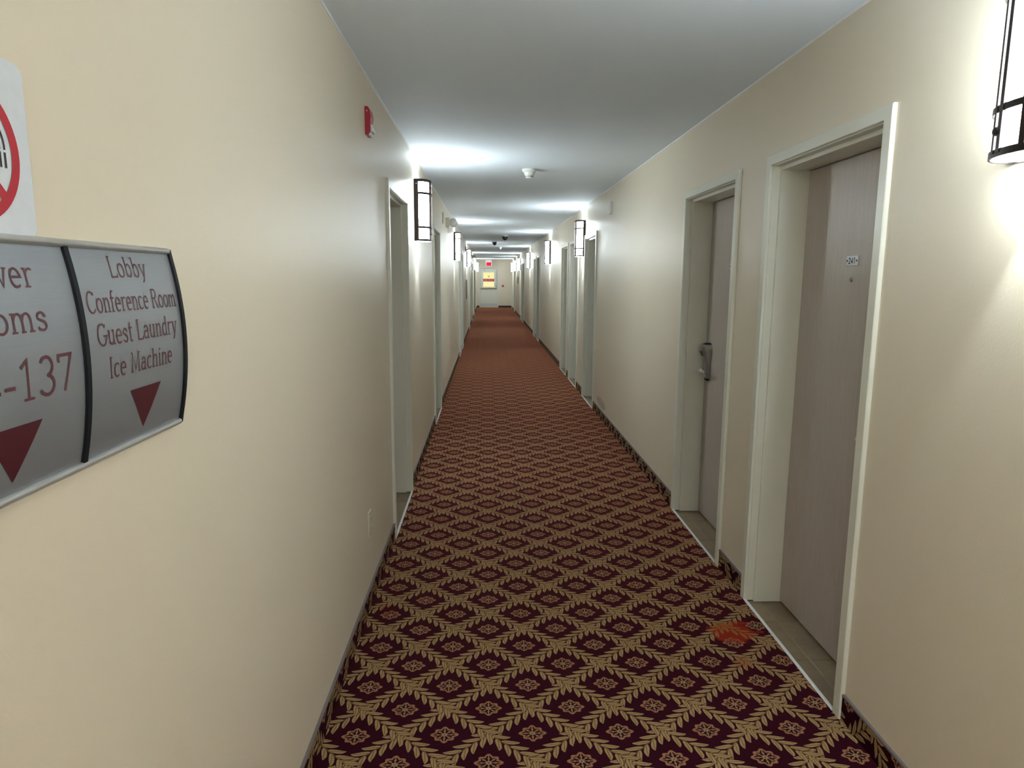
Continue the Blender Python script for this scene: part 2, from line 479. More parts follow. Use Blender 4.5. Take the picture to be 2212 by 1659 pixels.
def lock_build(r, xf, s, ly, dirn):
    # tapering electronic lock body: wide at the top, waisted to the lever
    def sec(z, hw, dep, cut=0.3):
        return [(xf, ly - hw, z), (xf - s*dep*(1-cut), ly - hw, z), (xf - s*dep, ly - hw*0.55, z), (xf - s*dep, ly + hw*0.55, z), (xf - s*dep*(1-cut), ly + hw, z), (xf, ly + hw, z)]
    b = MB()
    b.rings([sec(0.905, .024, .016), sec(0.915, .027, .026), sec(0.955, .029, .034), sec(0.985, .030, .030), sec(1.03, .031, .036), sec(1.09, .036, .058), sec(1.110, .037, .062), sec(1.120, .034, .052), sec(1.124, .026, .034)])
    lk = b.build('lock', 'satin', r, smooth=True)
    b = MB(); b.rings([sec(1.1235, .028, .044), sec(1.129, .022, .034), sec(1.131, .014, .020)])
    b.build('lock_cap', 'navyblack', lk, smooth=True)
    b = MB(); b.rings([[(xf - s*(0.045 + k*.0128), ly - .0155, 1.050 + k*.031), (xf - s*(0.045 + k*.0128), ly + .0155, 1.050 + k*.031), (xf - s*(0.0495 + k*.0128), ly + .0155, 1.050 + k*.031), (xf - s*(0.0495 + k*.0128), ly - .0155, 1.050 + k*.031)] for k in (0, 1)])
    b.build('card_reader', 'black', lk)
    b = MB(); b.box(xf, xf - s*0.022, ly - 0.020, ly + 0.020, 0.893, 0.908); b.build('lock_foot', 'navyblack', lk, bevel=0.003)
    b = MB().lathe([(0.013, 0), (0.013, 0.022), (0.009, 0.026), (0.009, 0.048)], (xf - s*0.028, ly, 0.958), 'x', 16, -s)
    lv = b.build('lever', 'steel', r, smooth=True)
    e = ly + dirn*0.105
    b = MB()
    rr = []
    for y, hw, hz in ((ly - dirn*0.014, .009, .012), (ly + dirn*0.03, .009, .012), (ly + dirn*0.085, .008, .010), (e, .005, .008)):
        xx = xf - s*(0.072 - 0.012*abs(y - ly)/0.1)
        rr.append([(xx - hw, y, 0.958 - hz*.6), (xx + hw, y, 0.958 - hz*.6), (xx + hw, y, 0.958 + hz*.4), (xx, y, 0.958 + hz), (xx - hw, y, 0.958 + hz*.4)])
    b.rings(rr); b.build('lever_arm', 'steel', lv, smooth=True)

# ------------------------------------------------------------------ drawn lettering: each glyph is a set of pen strokes
def arc(cx, cy, rx, ry, a0, a1, n=14):
    return [(cx + rx*math.cos(math.radians(a0 + (a1-a0)*k/n)), cy + ry*math.sin(math.radians(a0 + (a1-a0)*k/n))) for k in range(n+1)]
def ser(x, y, h=0.10): return [(x - h, y), (x + h, y)]
X_ = 0.66   # x-height
def bowl(cx, w): return arc(cx, X_/2, w, X_/2, 90, 450, 22)
G = {   # name: (advance, strokes, serif strokes)
 'L': (.62, [[(.12,1),(.12,0),(.56,0),(.58,.14)]], [ser(.12,1)]),
 'o': (.62, [bowl(.31,.25)], []),
 'b': (.62, [[(.12,1),(.12,.02)], arc(.32,X_/2,.22,X_/2,150,-150)], [ser(.06,1,.06)]),
 'y': (.60, [[(.08,X_),(.30,.02)], [(.54,X_),(.28,-.12),(.20,-.24),(.10,-.27)]], [ser(.09,X_,.09), ser(.53,X_,.08)]),
 'C': (.80, [arc(.44,.5,.35,.5,42,318,22)], [[(.70,.84),(.71,.98)]]),
 'n': (.66, [[(.13,X_),(.13,0)], [(.13,.42)] + arc(.33,.40,.19,.26,165,0,10) + [(.52,0)]], [ser(.13,0), ser(.52,0), ser(.08,X_,.06)]),
 'f': (.40, [[(.17,0),(.17,.80)] + arc(.30,.82,.13,.18,180,55,8), [(.03,X_),(.36,X_)]], [ser(.17,0)]),
 'e': (.58, [[(.07,.36),(.50,.36)] + arc(.29,X_/2,.22,X_/2,5,305,18)], []),
 'r': (.46, [[(.13,X_),(.13,0)], [(.13,.40)] + arc(.33,.40,.20,.26,170,60,8)], [ser(.13,0,.11), ser(.08,X_,.06)]),
 'c': (.54, [arc(.29,X_/2,.22,X_/2,48,312,18)], []),
 'R': (.78, [[(.13,1),(.13,0)], [(.13,1),(.36,1)] + arc(.36,.76,.22,.24,90,-90,10) + [(.13,.52)], [(.36,.52),(.68,0)]], [ser(.13,0), ser(.68,0,.07), ser(.09,1,.07)]),
 'm': (.98, [[(.13,X_),(.13,0)], [(.13,.42)] + arc(.31,.40,.17,.26,165,0,8) + [(.48,0)], [(.48,.42)] + arc(.66,.40,.17,.26,165,0,8) + [(.83,0)]], [ser(.13,0), ser(.48,0,.08), ser(.83,0), ser(.08,X_,.06)]),
 'G': (.84, [arc(.44,.5,.36,.5,45,345,22) + [(.79,.44)], [(.56,.44),(.86,.44)]], [[(.70,.86),(.71,.98)]]),
 'u': (.66, [[(.13,X_)] + [(.13,.26)] + arc(.32,.26,.19,.26,180,345,10), [(.52,X_),(.52,0)]], [ser(.08,X_,.07), ser(.47,X_,.06), ser(.56,0,.06)]),
 's': (.50, [[(.43,.50)] + arc(.25,.49,.16,.165,40,200,9)[:] + arc(.25,.17,.18,.17,70,-160,12)], []),
 't': (.42, [[(.18,.92),(.18,.14)] + arc(.29,.14,.11,.14,180,300,7), [(.04,X_),(.36,X_)]], []),
 'a': (.58, [arc(.27,.46,.18,.20,150,0,9) + [(.45,.02)], [(.45,.38)] + arc(.25,.20,.18,.19,75,330,14)], [ser(.49,0,.06)]),
 'd': (.62, [[(.50,1),(.50,0)], arc(.30,X_/2,.22,X_/2,30,330)], [ser(.45,1,.06), ser(.54,0,.06)]),
 'I': (.34, [[(.17,1),(.17,0)]], [ser(.17,1), ser(.17,0)]),
 'M': (.98, [[(.14,0),(.16,1),(.49,.12),(.82,1),(.84,0)]], [ser(.14,0), ser(.84,0), ser(.12,1,.06), ser(.86,1,.06)]),
 'h': (.66, [[(.13,1),(.13,0)], [(.13,.42)] + arc(.33,.40,.19,.26,165,0,10) + [(.52,0)]], [ser(.13,0), ser(.52,0), ser(.08,1,.06)]),
 'i': (.30, [[(.15,X_),(.15,0)], [(.15,.88),(.15,.96)]], [ser(.15,0), ser(.10,X_,.06)]),
 'w': (.86, [[(.06,X_),(.24,.02),(.43,X_*.95),(.62,.02),(.80,X_)]], [ser(.06,X_,.07), ser(.80,X_,.07)]),
 ' ': (.32, [], []),
 '1': (.60, [[(.12,.82),(.32,1),(.32,0)]], [ser(.32,0,.16)]),
 '2': (.62, [arc(.31,.74,.22,.26,165,-25,12) + [(.08,.02),(.56,.02)]], []),
 '3': (.62, [arc(.30,.75,.21,.25,150,-85,12), arc(.29,.26,.25,.26,82,-150,14)], []),
 '4': (.66, [[(.46,0),(.46,1),(.06,.30),(.62,.30)]], [ser(.46,0,.10)]),
 '7': (.60, [[(.07,.80),(.07,.97),(.55,.97),(.26,0)]], []),
 '-': (.40, [[(.06,.36),(.34,.36)]], []),
 'E': (.60, [[(.52,1),(.12,1),(.12,0),(.52,0)], [(.12,.52),(.46,.52)]], []),
 'X': (.66, [[(.08,1),(.58,0)], [(.58,1),(.08,0)]], []),
 'T': (.60, [[(.04,.98),(.56,.98)], [(.30,.98),(.30,0)]], []),
}
def ribbon(b, pts, wd, place, closed=False):
    q = [pts[0]]
    for p in pts[1:]:
        if math.dist(p, q[-1]) > 1e-6: q.append(p)
    if len(q) < 2: return
    i = len(b.v)
    for k, p in enumerate(q):
        a = q[max(0, k-1)]; c = q[min(len(q)-1, k+1)]
        if closed and k == 0: a = q[-2]
        if closed and k == len(q)-1: c = q[1]
        t1 = Vector((p[0]-a[0], p[1]-a[1])); t2 = Vector((c[0]-p[0], c[1]-p[1]))
        t1 = t1.normalized() if t1.length > 0 else t2.normalized(); t2 = t2.normalized() if t2.length > 0 else t1
        n = Vector((-(t1.y+t2.y), t1.x+t2.x)); n = n.normalized() if n.length > 1e-3 else Vector((-t1.y, t1.x))
        cs = max(0.55, n.dot(Vector((-t1.y, t1.x))))
        n = n * (wd/2/cs)
        e = Vector((0, 0))
        if k == 0 and not closed: e = -t2*wd*0.2
        if k == len(q)-1 and not closed: e = t1*wd*0.2
        b.v += [place(p[0]+n.x+e.x, p[1]+n.y+e.y), place(p[0]-n.x+e.x, p[1]-n.y+e.y)]
    for k in range(len(q)-1): b.f.append((i+2*k, i+2*k+1, i+2*k+3, i+2*k+2))
def glyph_text(txt, cap, place, wd, mat, parent, name, center=True, serif=True, track=0.06, width=None, right=None):
    adv = [G[ch][0] + track for ch in txt]
    tot = sum(adv) * cap
    sx = (width / tot) if width else 1.0
    x = -tot*sx/2 if center else 0.0
    if right is not None: x = right - tot*sx
    b = MB()
    for ch, a in zip(txt, adv):
        _, st, se = G[ch]
        for s in st: ribbon(b, [(x + (px + track/2)*cap*sx, py*cap) for px, py in s], wd, place)
        if serif:
            for s in se: ribbon(b, [(x + (px + track/2)*cap*sx, py*cap) for px, py in s], wd*0.75, place)
        x += a*cap*sx
    me_o = b.build(name, mat, parent)
    return me_o

# labels of the doors, near to far
doors = [
 ('R', 'taupe wood-grain door with the white 241 number plate', dict(number='241', plate=True, lock=(2.244, 1))),
 ('R', 'taupe door with electronic lock and lever, just past door 241', dict(plate=True, lock=(4.185, -1))),
 ('R', 'recessed door in cream frame under the first sconce past door 241, by itself', {}),
 ('R', 'nearer door of the close pair behind the first sconce past door 241', {}),
 ('R', 'farther door of the close pair behind the first sconce past door 241', {}),
 ('R', 'nearer door of the second close pair past the right-hand sconces', {}),
 ('R', 'farther door of the second close pair past the right-hand sconces', {}),
 ('R', 'nearer door of the last close pair on the right wall', {}),
 ('R', 'farther door of the last close pair on the right wall', {}),
 ('R', 'single cream-framed door beyond the dark wall plaque, right wall', {}),
 ('R', 'last cream-framed door of the right wall, at the end corner', {}),
 ('L', 'recessed cream-framed door before the nearest left sconce', {}),
 ('L', 'cream-framed door just past the nearest left sconce', {}),
 ('L', 'nearer door of the left wall pair below the second sconce', {}),
 ('L', 'farther door of the left wall pair below the second sconce', {}),
 ('L', 'cream-framed door just past the third sconce of the left wall', {}),
 ('L', 'cream-framed door below the fourth sconce of the left wall', {}),
 ('L', 'last cream-framed door before the dark opening on the left', {}),
]
ri = iter(RIGHT); li = iter(LEFT)
for n, (side, label, kw) in enumerate(doors):
    door(n + 1, side, next(ri) if side == 'R' else next(li), label, **kw)

# tiled recess floors (children of the floor)
tile_me = {}
for X, s, a, c in tile_sets:
    MB().quad((X - s*0.003, a, -0.006), (X + s*0.20, a, -0.006), (X + s*0.20, c, -0.006), (X - s*0.003, c, -0.006)).build('grout_bed', 'grout', floor)
    first = c - 0.190 - 0.012
    ys = [c]; y = first
    while y > a + 0.02: ys.append(y); y -= 0.3125
    ys.append(a)
    for x0, x1 in ((-0.002, 0.062), (0.066, 0.198)):
        for hi, lo in zip(ys, ys[1:]):
            MB().box(X + s*x0, X + s*x1, lo + (0.002 if lo > a else 0), hi - (0.002 if hi < c else 0), -0.008, -0.0035).build('tile', 'tile', floor, bevel=0.001, seg=1)

# ------------------------------------------------------------------ exit door at the far end
n = len(doors) + 1
r = root('door_%d' % n, ((EX0+EX1)/2, Y1, 0), 'far exit door with yellow lit window, red banner and push bar', 'door', kind='structure')
pr = [(0, 0), (0, -0.015), (0.05, -0.015), (0.05, 0.03), (0.066, 0.03), (0.066, 0.07)]
frame_mesh(pr, EX0, EX1, EZ, lambda y, d, z: (y, Y1 + d, z)).build('frame', 'frame', r)
ly0, ly1 = Y1 + 0.03, Y1 + 0.072
WX0, WX1, WZ0, WZ1 = -0.235, 0.350, 1.040, 1.800
lx0, lx1, lz1 = EX0 + 0.054, EX1 - 0.054, EZ - 0.054
b = MB()
b.box(lx0, WX0, ly0, ly1, 0.035, lz1); b.box(WX1, lx1, ly0, ly1, 0.035, lz1)
b.box(WX0, WX1, ly0, ly1, WZ1, lz1); b.box(WX0, WX1, ly0, ly1, 0.035, WZ0)
b.build('leaf', 'frame', r)
b = MB()
for x0, x1, z0, z1 in ((WX0-.02, WX0+.012, WZ0-.02, WZ1+.02), (WX1-.012, WX1+.02, WZ0-.02, WZ1+.02), (WX0+.012, WX1-.012, WZ1-.012, WZ1+.02), (WX0+.012, WX1-.012, WZ0-.02, WZ0+.012)):
    b.box(x0, x1, ly0 - .008, ly0, z0, z1)
b.build('window_frame', 'frame', r)
gl = MB().box(WX0, WX1, ly0 + .018, ly0 + .024, WZ0, WZ1).build('window_pane', 'lit_glass', r)
bn = MB().box(WX0 + .012, WX1 - .012, ly0 + .012, ly0 + .017, 1.325, 1.470).build('banner', 'ringred', gl)
# two rows of pale unreadable print on the banner, and the small brown mark on the glass
for z, h in ((1.418, .026), (1.352, .024)):
    b = MB(); x = WX0 + .045
    while x < WX1 - .07:
        ww = random.choice((.014, .018, .022)); b.box(x, x + ww, ly0 + .0105, ly0 + .0125, z, z + h); x += ww + random.choice((.008, .008, .03))
    b.build('banner_print', 'trimline', r)
b = MB()
for sx in (-1, 1): b.rings([[(0.065 + sx*.008 + .0, ly0 + .014, 1.555), (0.065 + sx*.026, ly0 + .014, 1.555), (0.065 + sx*.026, ly0 + .017, 1.555), (0.065 + sx*.008, ly0 + .017, 1.555)], [(0.065 + sx*.030, ly0 + .014, 1.640), (0.065 + sx*.062, ly0 + .014, 1.640), (0.065 + sx*.062, ly0 + .017, 1.640), (0.065 + sx*.030, ly0 + .017, 1.640)]])
b.box(0.035, 0.095, ly0 + .014, ly0 + .017, 1.545, 1.585)
b.build('glass_mark', 'grout', r)
b = MB(); b.lathe([(.024, 0), (.024, .80)], (lx0 + .03, ly0 - .075, 0.985), 'x', 12, 1); b.build('push_bar', 'satin', r, smooth=True)
for x in (lx0 + .03, lx0 + .81): MB().box(x, x + .05, ly0 - .09, ly0, .945, 1.03).build('bar_bracket', 'satin', r, bevel=.005)
MB().box(lx1 - .085, lx1 - .035, ly0 - .03, ly0, 1.03, lz1 - .10).build('latch_rod', 'satin', r, bevel=.004)
MB().box(lx1 - .09, lx1 - .03, ly0 - .045, ly0, lz1 - .10, lz1 - .02).build('top_latch', 'white_plastic', r, bevel=.004)
for z in (1.13, 1.21, 1.29): MB().box(lx1 - .13, lx1 - .02, ly0 - .035, ly0, z, z + .03).build('rod_guide', 'alu', r, bevel=.004)
MB().box(lx0 + .012, lx1 - .012, ly0 - .004, ly0, .045, .205).build('kick_plate', 'kick', r)
MB().box(EX0 + .05, EX1 - .05, Y1 - .02, Y1 + .075, 0, .030).build('light_leak_strip', 'leak_yellow', r)  # yellow strip, its colour stands for light leaking under the door
cl = MB().box(lx0 + .06, lx0 + .27, ly0 - .06, ly0, lz1 - .12, lz1 - .075).build('door_closer', 'satin', r, bevel=.006)
b = MB(); b.rings([[(lx0 + .10, ly0 - .06, lz1 - .070), (lx0 + .12, ly0 - .06, lz1 - .070), (lx0 + .12, ly0 - .05, lz1 - .062), (lx0 + .10, ly0 - .05, lz1 - .062)], [(lx0 + .40, ly0 - .16, lz1 - .045), (lx0 + .42, ly0 - .16, lz1 - .045), (lx0 + .42, ly0 - .15, lz1 - .037), (lx0 + .40, ly0 - .15, lz1 - .037)]]); b.build('closer_arm', 'satin', cl)
settle(r)
tag(MB().quad((EX0, Y1 + .16, 0), (EX1, Y1 + .16, 0), (EX1, Y1 + .16, EZ), (EX0, Y1 + .16, EZ)).build('wall_outside', 'wall'), 'wall of the landing beyond the exit door', 'wall', kind='structure')

# ------------------------------------------------------------------ wall sconces
SW, SD, SS = 0.128, 0.116, 0.030       # half width along the wall, depth, straight side before the curve
SZ0, SZ1 = 1.803, 2.262
def sc_prof(off=0.0, n=18, s0=0.0):
    """plan outline (along, out) of the shade from one wall edge round to the other"""
    pts = [(-SW - off, s0)]
    for k in range(n + 1):
        t = -PI/2 + PI*k/n
        pts.append(((SW + off)*math.sin(t), SS + (SD - SS + off)*math.cos(t)))
    pts.append((SW + off, s0))
    return pts
def sconce(side, yc, label, group):
    X, s = (XR, -1) if side == 'R' else (XL, 1)           # s: out of the wall
    P = lambda a, d, z: (X + s*d, yc + a, z)
    r = root('wall_sconce', (X, yc, SZ0), label, 'sconce', group)
    if side not in sconce.protos:
        def band(name, z0, z1, off, th, mat, par):
            b = MB(); o = sc_prof(off + th); i = sc_prof(off)
            b.rings([[P(*q, z0) for q in o], [P(*q, z1) for q in o], [P(*q, z1) for q in i], [P(*q, z0) for q in i], [P(*q, z0) for q in o]], close=False, cap0=False, cap1=False)
            return b.build(name, mat, par, smooth=True)
        MB().box(X, X + s*0.006, yc - SW - .004, yc + SW + .004, SZ0, SZ1).build('backplate', 'bronze', r)
        b = MB(); pr = sc_prof(0.0, 20, 0.006)
        b.rings([[P(*q, SZ0 + .006) for q in pr], [P(*q, SZ1 - .006) for q in pr]], close=False, cap0=False, cap1=False)
        b.build('shade', 'shade', r, smooth=True)
        # bottom diffuser, set just inside the rim
        b = MB(); pi = sc_prof(-0.002, 20, 0.012); ring = [P(*q, SZ0 + .003) for q in pi]; i0 = len(b.v); b.v += ring; b.f.append(tuple(range(len(ring))))
        b.build('bottom_diffuser', 'shade', r)
        band('top_rim', SZ1 - .020, SZ1, 0.0005, .005, 'bronze', r)
        band('bottom_rim', SZ0, SZ0 + .016, 0.0005, .005, 'bronze', r)
        band('band', SZ1 - .112, SZ1 - .096, 0.0005, .005, 'bronze', r)
        band('band', SZ0 + .096, SZ0 + .111, 0.0005, .005, 'bronze', r)
        for sg in (-1, 1):
            MB().box(X + s*0.006, X + s*(SS + .002), yc + sg*(SW + .0004), yc + sg*(SW + .0042), SZ0, SZ1).build('side_strip', 'bronze', r)
            MB().lathe([(.0045, 0), (.0045, .002), (.002, .003)], (X + s*.018, yc + sg*(SW + .004), SZ1 - .035), 'y', 10, sg).build('screw', 'steel', r)
        # upright bars on the curved front: on each half a wide one and a narrow one, with round studs between
        def on_front(a): return SS + (SD - SS)*math.sqrt(max(0, 1 - (a/SW)**2))
        for a, hw in ((-.034, .0065), (.034, .0065), (-.057, .0050), (.057, .0050)):
            b = MB(); d0, d1 = on_front(a - hw), on_front(a + hw)
            b.rings([[P(a - hw, d0, z), P(a + hw, d1, z), P(a + hw, d1 + .0075, z), P(a - hw, d0 + .0075, z)] for z in (SZ0 + .008, SZ1 - .008)])
            b.build('bar', 'bronze', r)
        for a in (-.0455, .0455):
            for z in (SZ0 + .055, SZ1 - .055):
                MB().lathe([(.004, -.002), (.0095, .002), (.0105, .006), (.008, .011), (.003, .013)], (X + s*on_front(a), yc + a, z), 'x', 16, s).build('stud', 'bronze', r, smooth=True)
        settle(r)
        sconce.protos[side] = r
    else:
        for ch in [k for k in sconce.protos[side].children if k.type == 'MESH']:
            c = ch.copy(); C.objects.link(c); c.parent = r
            # same mesh, same place relative to its own Empty
            c.matrix_parent_inverse = ch.matrix_parent_inverse.copy()
    # the lamp's light through its open top and bottom
    for nm, z, up, size, pw in (('up', SZ1 + .004, 1, 132, SPOT_UP), ('down', SZ0 - .004, -1, 60, SPOT_DOWN)):
        ld = bpy.data.lights.new('sconce_light_' + nm, 'SPOT')
        ld.energy = pw; ld.color = LAMP_COL; ld.spot_size = math.radians(size); ld.spot_blend = 0.9 if up > 0 else 0.35; ld.shadow_soft_size = 0.012
        lo = bpy.data.objects.new('sconce_light_' + nm, ld); C.objects.link(lo)
        lo.location = (X + s*0.05, yc, z)
        lo.rotation_euler = (PI, 0, 0) if up > 0 else (0, 0, 0)
        lo.parent = r; lo.matrix_parent_inverse = Matrix.Translation(-Vector(r.location))
    return r
sconce.protos = {}
GS = 'glowing wall sconces along the corridor'
SCR = [(1.487, 'big glowing sconce cut by the picture edge beside door 241'), (8.90, 'first full sconce of the right wall, in front of a door frame'),
       (13.68, 'second full sconce of the right wall, on plain wall'), (20.10, 'third full sconce of the right wall'), (25.87, 'fourth full sconce of the right wall, above the dark plaque'),
       (29.50, 'fifth full sconce of the right wall'), (33.20, 'last sconce of the right wall, by the exit wall'), (-3.3, 'sconce on the right wall behind the viewer')]
SCL = [(5.40, 'nearest and largest sconce of the left wall, beside a door frame'), (11.42, 'second sconce of the left wall, past the emergency light'),
       (18.20, 'third sconce of the left wall, next to the small red alarm'), (25.40, 'fourth sconce of the left wall, below the far emergency light'), (33.60, 'last sconce of the left wall, beside the exit door'),
       (-1.2, 'sconce on the left wall behind the viewer')]
for y, lb in SCR: sconce('R', y, lb, GS)
for y, lb in SCL: sconce('L', y, lb, GS)

# ------------------------------------------------------------------ directory sign on the left wall
SY0, SYM, SY1 = 0.614, 0.905, 1.196
SGZ0, SGZ1 = 1.276, 1.571
def sg_x(z, off=0.0):
    zc = (SGZ0 + SGZ1)/2; h = (SGZ1 - SGZ0)/2
    return XL + 0.006 + 0.0175*max(0.0, 1 - ((z - zc)/h)**2) + off
sign = root('directory_sign', (XL, (SY0+SY1)/2, SGZ0), 'curved silver directory sign listing lobby, conference room and laundry', 'sign')
def curved(y0, y1, off, th, name, mat, par, z0=SGZ0, z1=SGZ1, n=20):
    b = MB(); rings = []
    for k in range(n+1):
        z = z0 + (z1 - z0)*k/n; xx = sg_x(z, off)
        rings.append([(xx, y0, z), (xx, y1, z), (xx - th, y1, z), (xx - th, y0, z)])
    b.rings(rings); return b.build(name, mat, par, smooth=True)
p1 = curved(SYM, SY1, 0, .004, 'panel', 'panel', sign)
p2 = curved(SY0, SYM, 0, .004, 'panel', 'panel', sign)
for y, hw in ((SY0, .0045), (SYM, .0045), (SY1, .0045)):
    curved(y - hw, y + hw, .004, .012 if y == SYM else .012, 'end_strip' if y != SYM else 'divider', 'navyblack', sign, SGZ0 - .003, SGZ1 + .003)
for z in (SGZ0, SGZ1):
    MB().lathe([(.0052, 0), (.0052, SY1 - SY0 - .01)], (XL + .008, SY0 + .005, z), 'y', 12, 1).build('rail', 'silver_rail', sign, smooth=True)
TX = .0006
def sign_text(txt, yc, z0, cap, wd, par, width=None, right=None):
    glyph_text(txt, cap, lambda a, c: (sg_x(z0 + c, TX), yc + a, z0 + c), wd, 'textred', par, 'lettering', center=True, width=width, right=right)
sign_text('Lobby', 1.050, 1.5280, .0285, .0025, p1, width=.106)
sign_text('Conference Room', 1.053, 1.4795, .0285, .0025, p1, width=.260)
sign_text('Guest Laundry', 1.054, 1.4340, .0295, .0026, p1, width=.238)
sign_text('Ice Machine', 1.054, 1.3870, .0285, .0026, p1, width=.192)
sign_text('Lower', 0.766, 1.5165, .0315, .0029, p2, width=.130)
sign_text('Rooms', 0.760, 1.4650, .0320, .0031, p2, width=.158)
sign_text('124-137', 0.758, 1.3875, .0455, .0042, p2, width=.238)
for yc, par in ((1.061, p1), (0.765, p2)):
    b = MB(); zt, zb, hw = 1.360, 1.2950, .0470; k = 6; rings = []
    for j in range(k+1):
        z = zt + (zb - zt)*j/k; wj = hw*(1 - j/k) + .0002
        rings.append([(sg_x(z, TX), yc - wj, z), (sg_x(z, TX), yc + wj, z)])
    b.rings(rings, close=False, cap0=False, cap1=False); b.build('arrow', 'darkred', par)
settle(sign)

# ------------------------------------------------------------------ no smoking sign
ns = root('no_smoking_sign', (XL, .776, 1.573), 'white no smoking plate with red ring above the directory sign', 'sign')
def rrect(y0, y1, z0, z1, rad, n=8):
    pts = []
    for cy, cz, a0 in ((y1-rad, z0+rad, -90), (y1-rad, z1-rad, 0), (y0+rad, z1-rad, 90), (y0+rad, z0+rad, 180)):
        for k in range(n+1):
            a = math.radians(a0 + 90*k/n); pts.append((cy + rad*math.cos(a), cz + rad*math.sin(a)))
    return pts
pts = rrect(.664, .8635, 1.5745, 1.7725, .014)
b = MB(); b.rings([[(XL + .001, y, z) for y, z in pts], [(XL + .004, y, z) for y, z in pts]])
pl = b.build('plate', 'plate_white', ns)
NX = XL + .0045; cy, cz = .7645, 1.665
place = lambda off: (lambda a, c: (NX + off, cy + a, cz + c))
b = MB(); ribbon(b, arc(0, 0, .0725, .0725, 0, 360, 64), .0125, place(.0004), True); b.build('red_ring', 'ringred', pl)
b = MB(); ribbon(b, [(-.050, .050), (.050, -.050)], .0125, place(.0006)); b.build('red_slash', 'ringred', pl)
b = MB(); b.quad(*[place(.0001)(a, c) for a, c in ((-.052, -.016), (.040, -.016), (.040, .002), (-.052, .002))]); b.build('cigarette', 'ink', pl)
for a in (.0475, .0555):
    b = MB(); ribbon(b, [(a, -.014), (a, .002)], .0032, place(.0001)); b.build('cigarette_end', 'ink', pl)
for a, rr in ((.0475, .030), (.0555, .038)):
    b = MB(); ribbon(b, [(a, .006)] + arc(a - rr, .006, rr, rr*1.05, 0, 85, 12) + [(a - rr - .02, .006 + rr*1.05)], .0030, place(.0001)); b.build('smoke_line', 'ink', pl)
settle(ns)

# ------------------------------------------------------------------ red fire alarm strobes
def strobe(y, label):
    r = root('fire_alarm', (XL, y, 2.165), label, 'fire alarm', 'red fire alarms on the left wall')
    z0, z1, w = 2.168, 2.290, .085
    prof = [(0, z1), (.014, z1), (.022, z1 - .012), (.027, z1 - .045), (.024, z1 - .060), (.024, z0 + .012), (.016, z0), (0, z0)]
    b = MB(); b.rings([[(XL + d, y, z) for d, z in prof], [(XL + d, y + w, z) for d, z in prof]]); b.build('housing', 'red', r, bevel=.002)
    MB().lathe([(.003, 0), (.003, .0015)], (XL + .011, y, z1 - .02), 'y', 10, -1).build('screw', 'steel', r)
    b = MB(); pr = [(.0245, 2.214), (.033, 2.210), (.036, 2.200), (.034, 2.182), (.0245, 2.180)]
    b.rings([[(XL + d, y + .008, z) for d, z in pr], [(XL + d, y + w - .008, z) for d, z in pr]]); b.build('strobe_lens', 'clear', r)
    MB().box(XL + .0165, XL + .024, y + .004, y + w - .004, 2.165, 2.170).build('lens_base', 'alu', r)
    settle(r)
strobe(3.215, 'large red alarm with clear strobe high before the first left door')
strobe(17.15, 'small distant red alarm just before the third left sconce')

# ------------------------------------------------------------------ wall sockets
def outlet(y, label):
    r = root('wall_outlet', (XL, y, .33), label, 'outlet', 'outlets low on the left wall')
    MB().box(XL, XL + .006, y, y + .072, .330, .448).build('cover_plate', 'cream_plastic', r, bevel=.002)
    for zc in (.365, .413):
        s_ = MB().box(XL + .006, XL + .009, y + .020, y + .052, zc - .014, zc + .014).build('socket', 'cream_plastic', r, bevel=.002)
        for dy in (.029, .041): MB().box(XL + .009, XL + .0094, y + dy, y + dy + .003, zc - .004, zc + .006).build('slot', 'ink', s_)
    settle(r)
outlet(3.005, 'cream outlet low on the left wall, near the camera')
outlet(11.92, 'tiny distant cream outlet low before the left door pair')

# ------------------------------------------------------------------ small wall devices
def chime(side, y, z0, z1, label, mat='white_plastic'):
    X, s = (XR, -1) if side == 'R' else (XL, 1)
    r = root('wall_chime', (X, y, z0), label, 'wall device', 'small flat devices high on the walls')
    MB().box(X, X + s*.022, y - .04, y + .04, z0, z1).build('housing', mat, r, bevel=.004)
    for k in range(4): MB().box(X + s*.022, X + s*.0235, y - .026, y + .026, z0 + .03 + k*.018, z0 + .036 + k*.018).build('slot', 'grey_plastic', r)
    settle(r)
chime('R', 6.96, 2.172, 2.290, 'small pale device high between door 241 and the right sconces')
chime('L', 8.50, 2.182, 2.312, 'small pale device high before the left emergency light')

def emergency(side, y, label):
    X, s = (XR, -1) if side == 'R' else (XL, 1)
    r = root('emergency_light', (X, y, 2.18), label, 'emergency light', 'battery emergency lights')
    MB().box(X, X + s*.052, y, y + .30, 2.190, 2.310).build('housing', 'cream_plastic', r, bevel=.005)
    MB().box(X + s*.052, X + s*.056, y + .05, y + .25, 2.205, 2.215).build('indicator_strip', 'white_plastic', r)
    for yy in (y + .045, y + .255):
        hd = MB().lathe([(.020, 0), (.042, .010), (.050, .030), (.052, .042)], (X + s*.098, yy + .02, 2.252), 'y', 20, -1).build('lamp_head', 'cream_plastic', r, smooth=True)
        MB().lathe([(.050, 0), (.047, .006), (.030, .011), (.004, .013)], (X + s*.098, yy - .022, 2.252), 'y', 20, -1).build('lamp_lens', 'clear', hd, smooth=True)
        MB().box(X + s*.050, X + s*.070, yy - .008, yy + .012, 2.240, 2.262).build('swivel', 'grey_plastic', hd)
    MB().box(X + s*.016, X + s*.019, y + .14, y + .143, 2.130, 2.190).build('pull_cord', 'white_plastic', r)
    settle(r)
emergency('L', 9.16, 'twin-lamp emergency light before the second left sconce')
emergency('L', 24.2, 'far twin-lamp emergency light above the fourth left sconce')

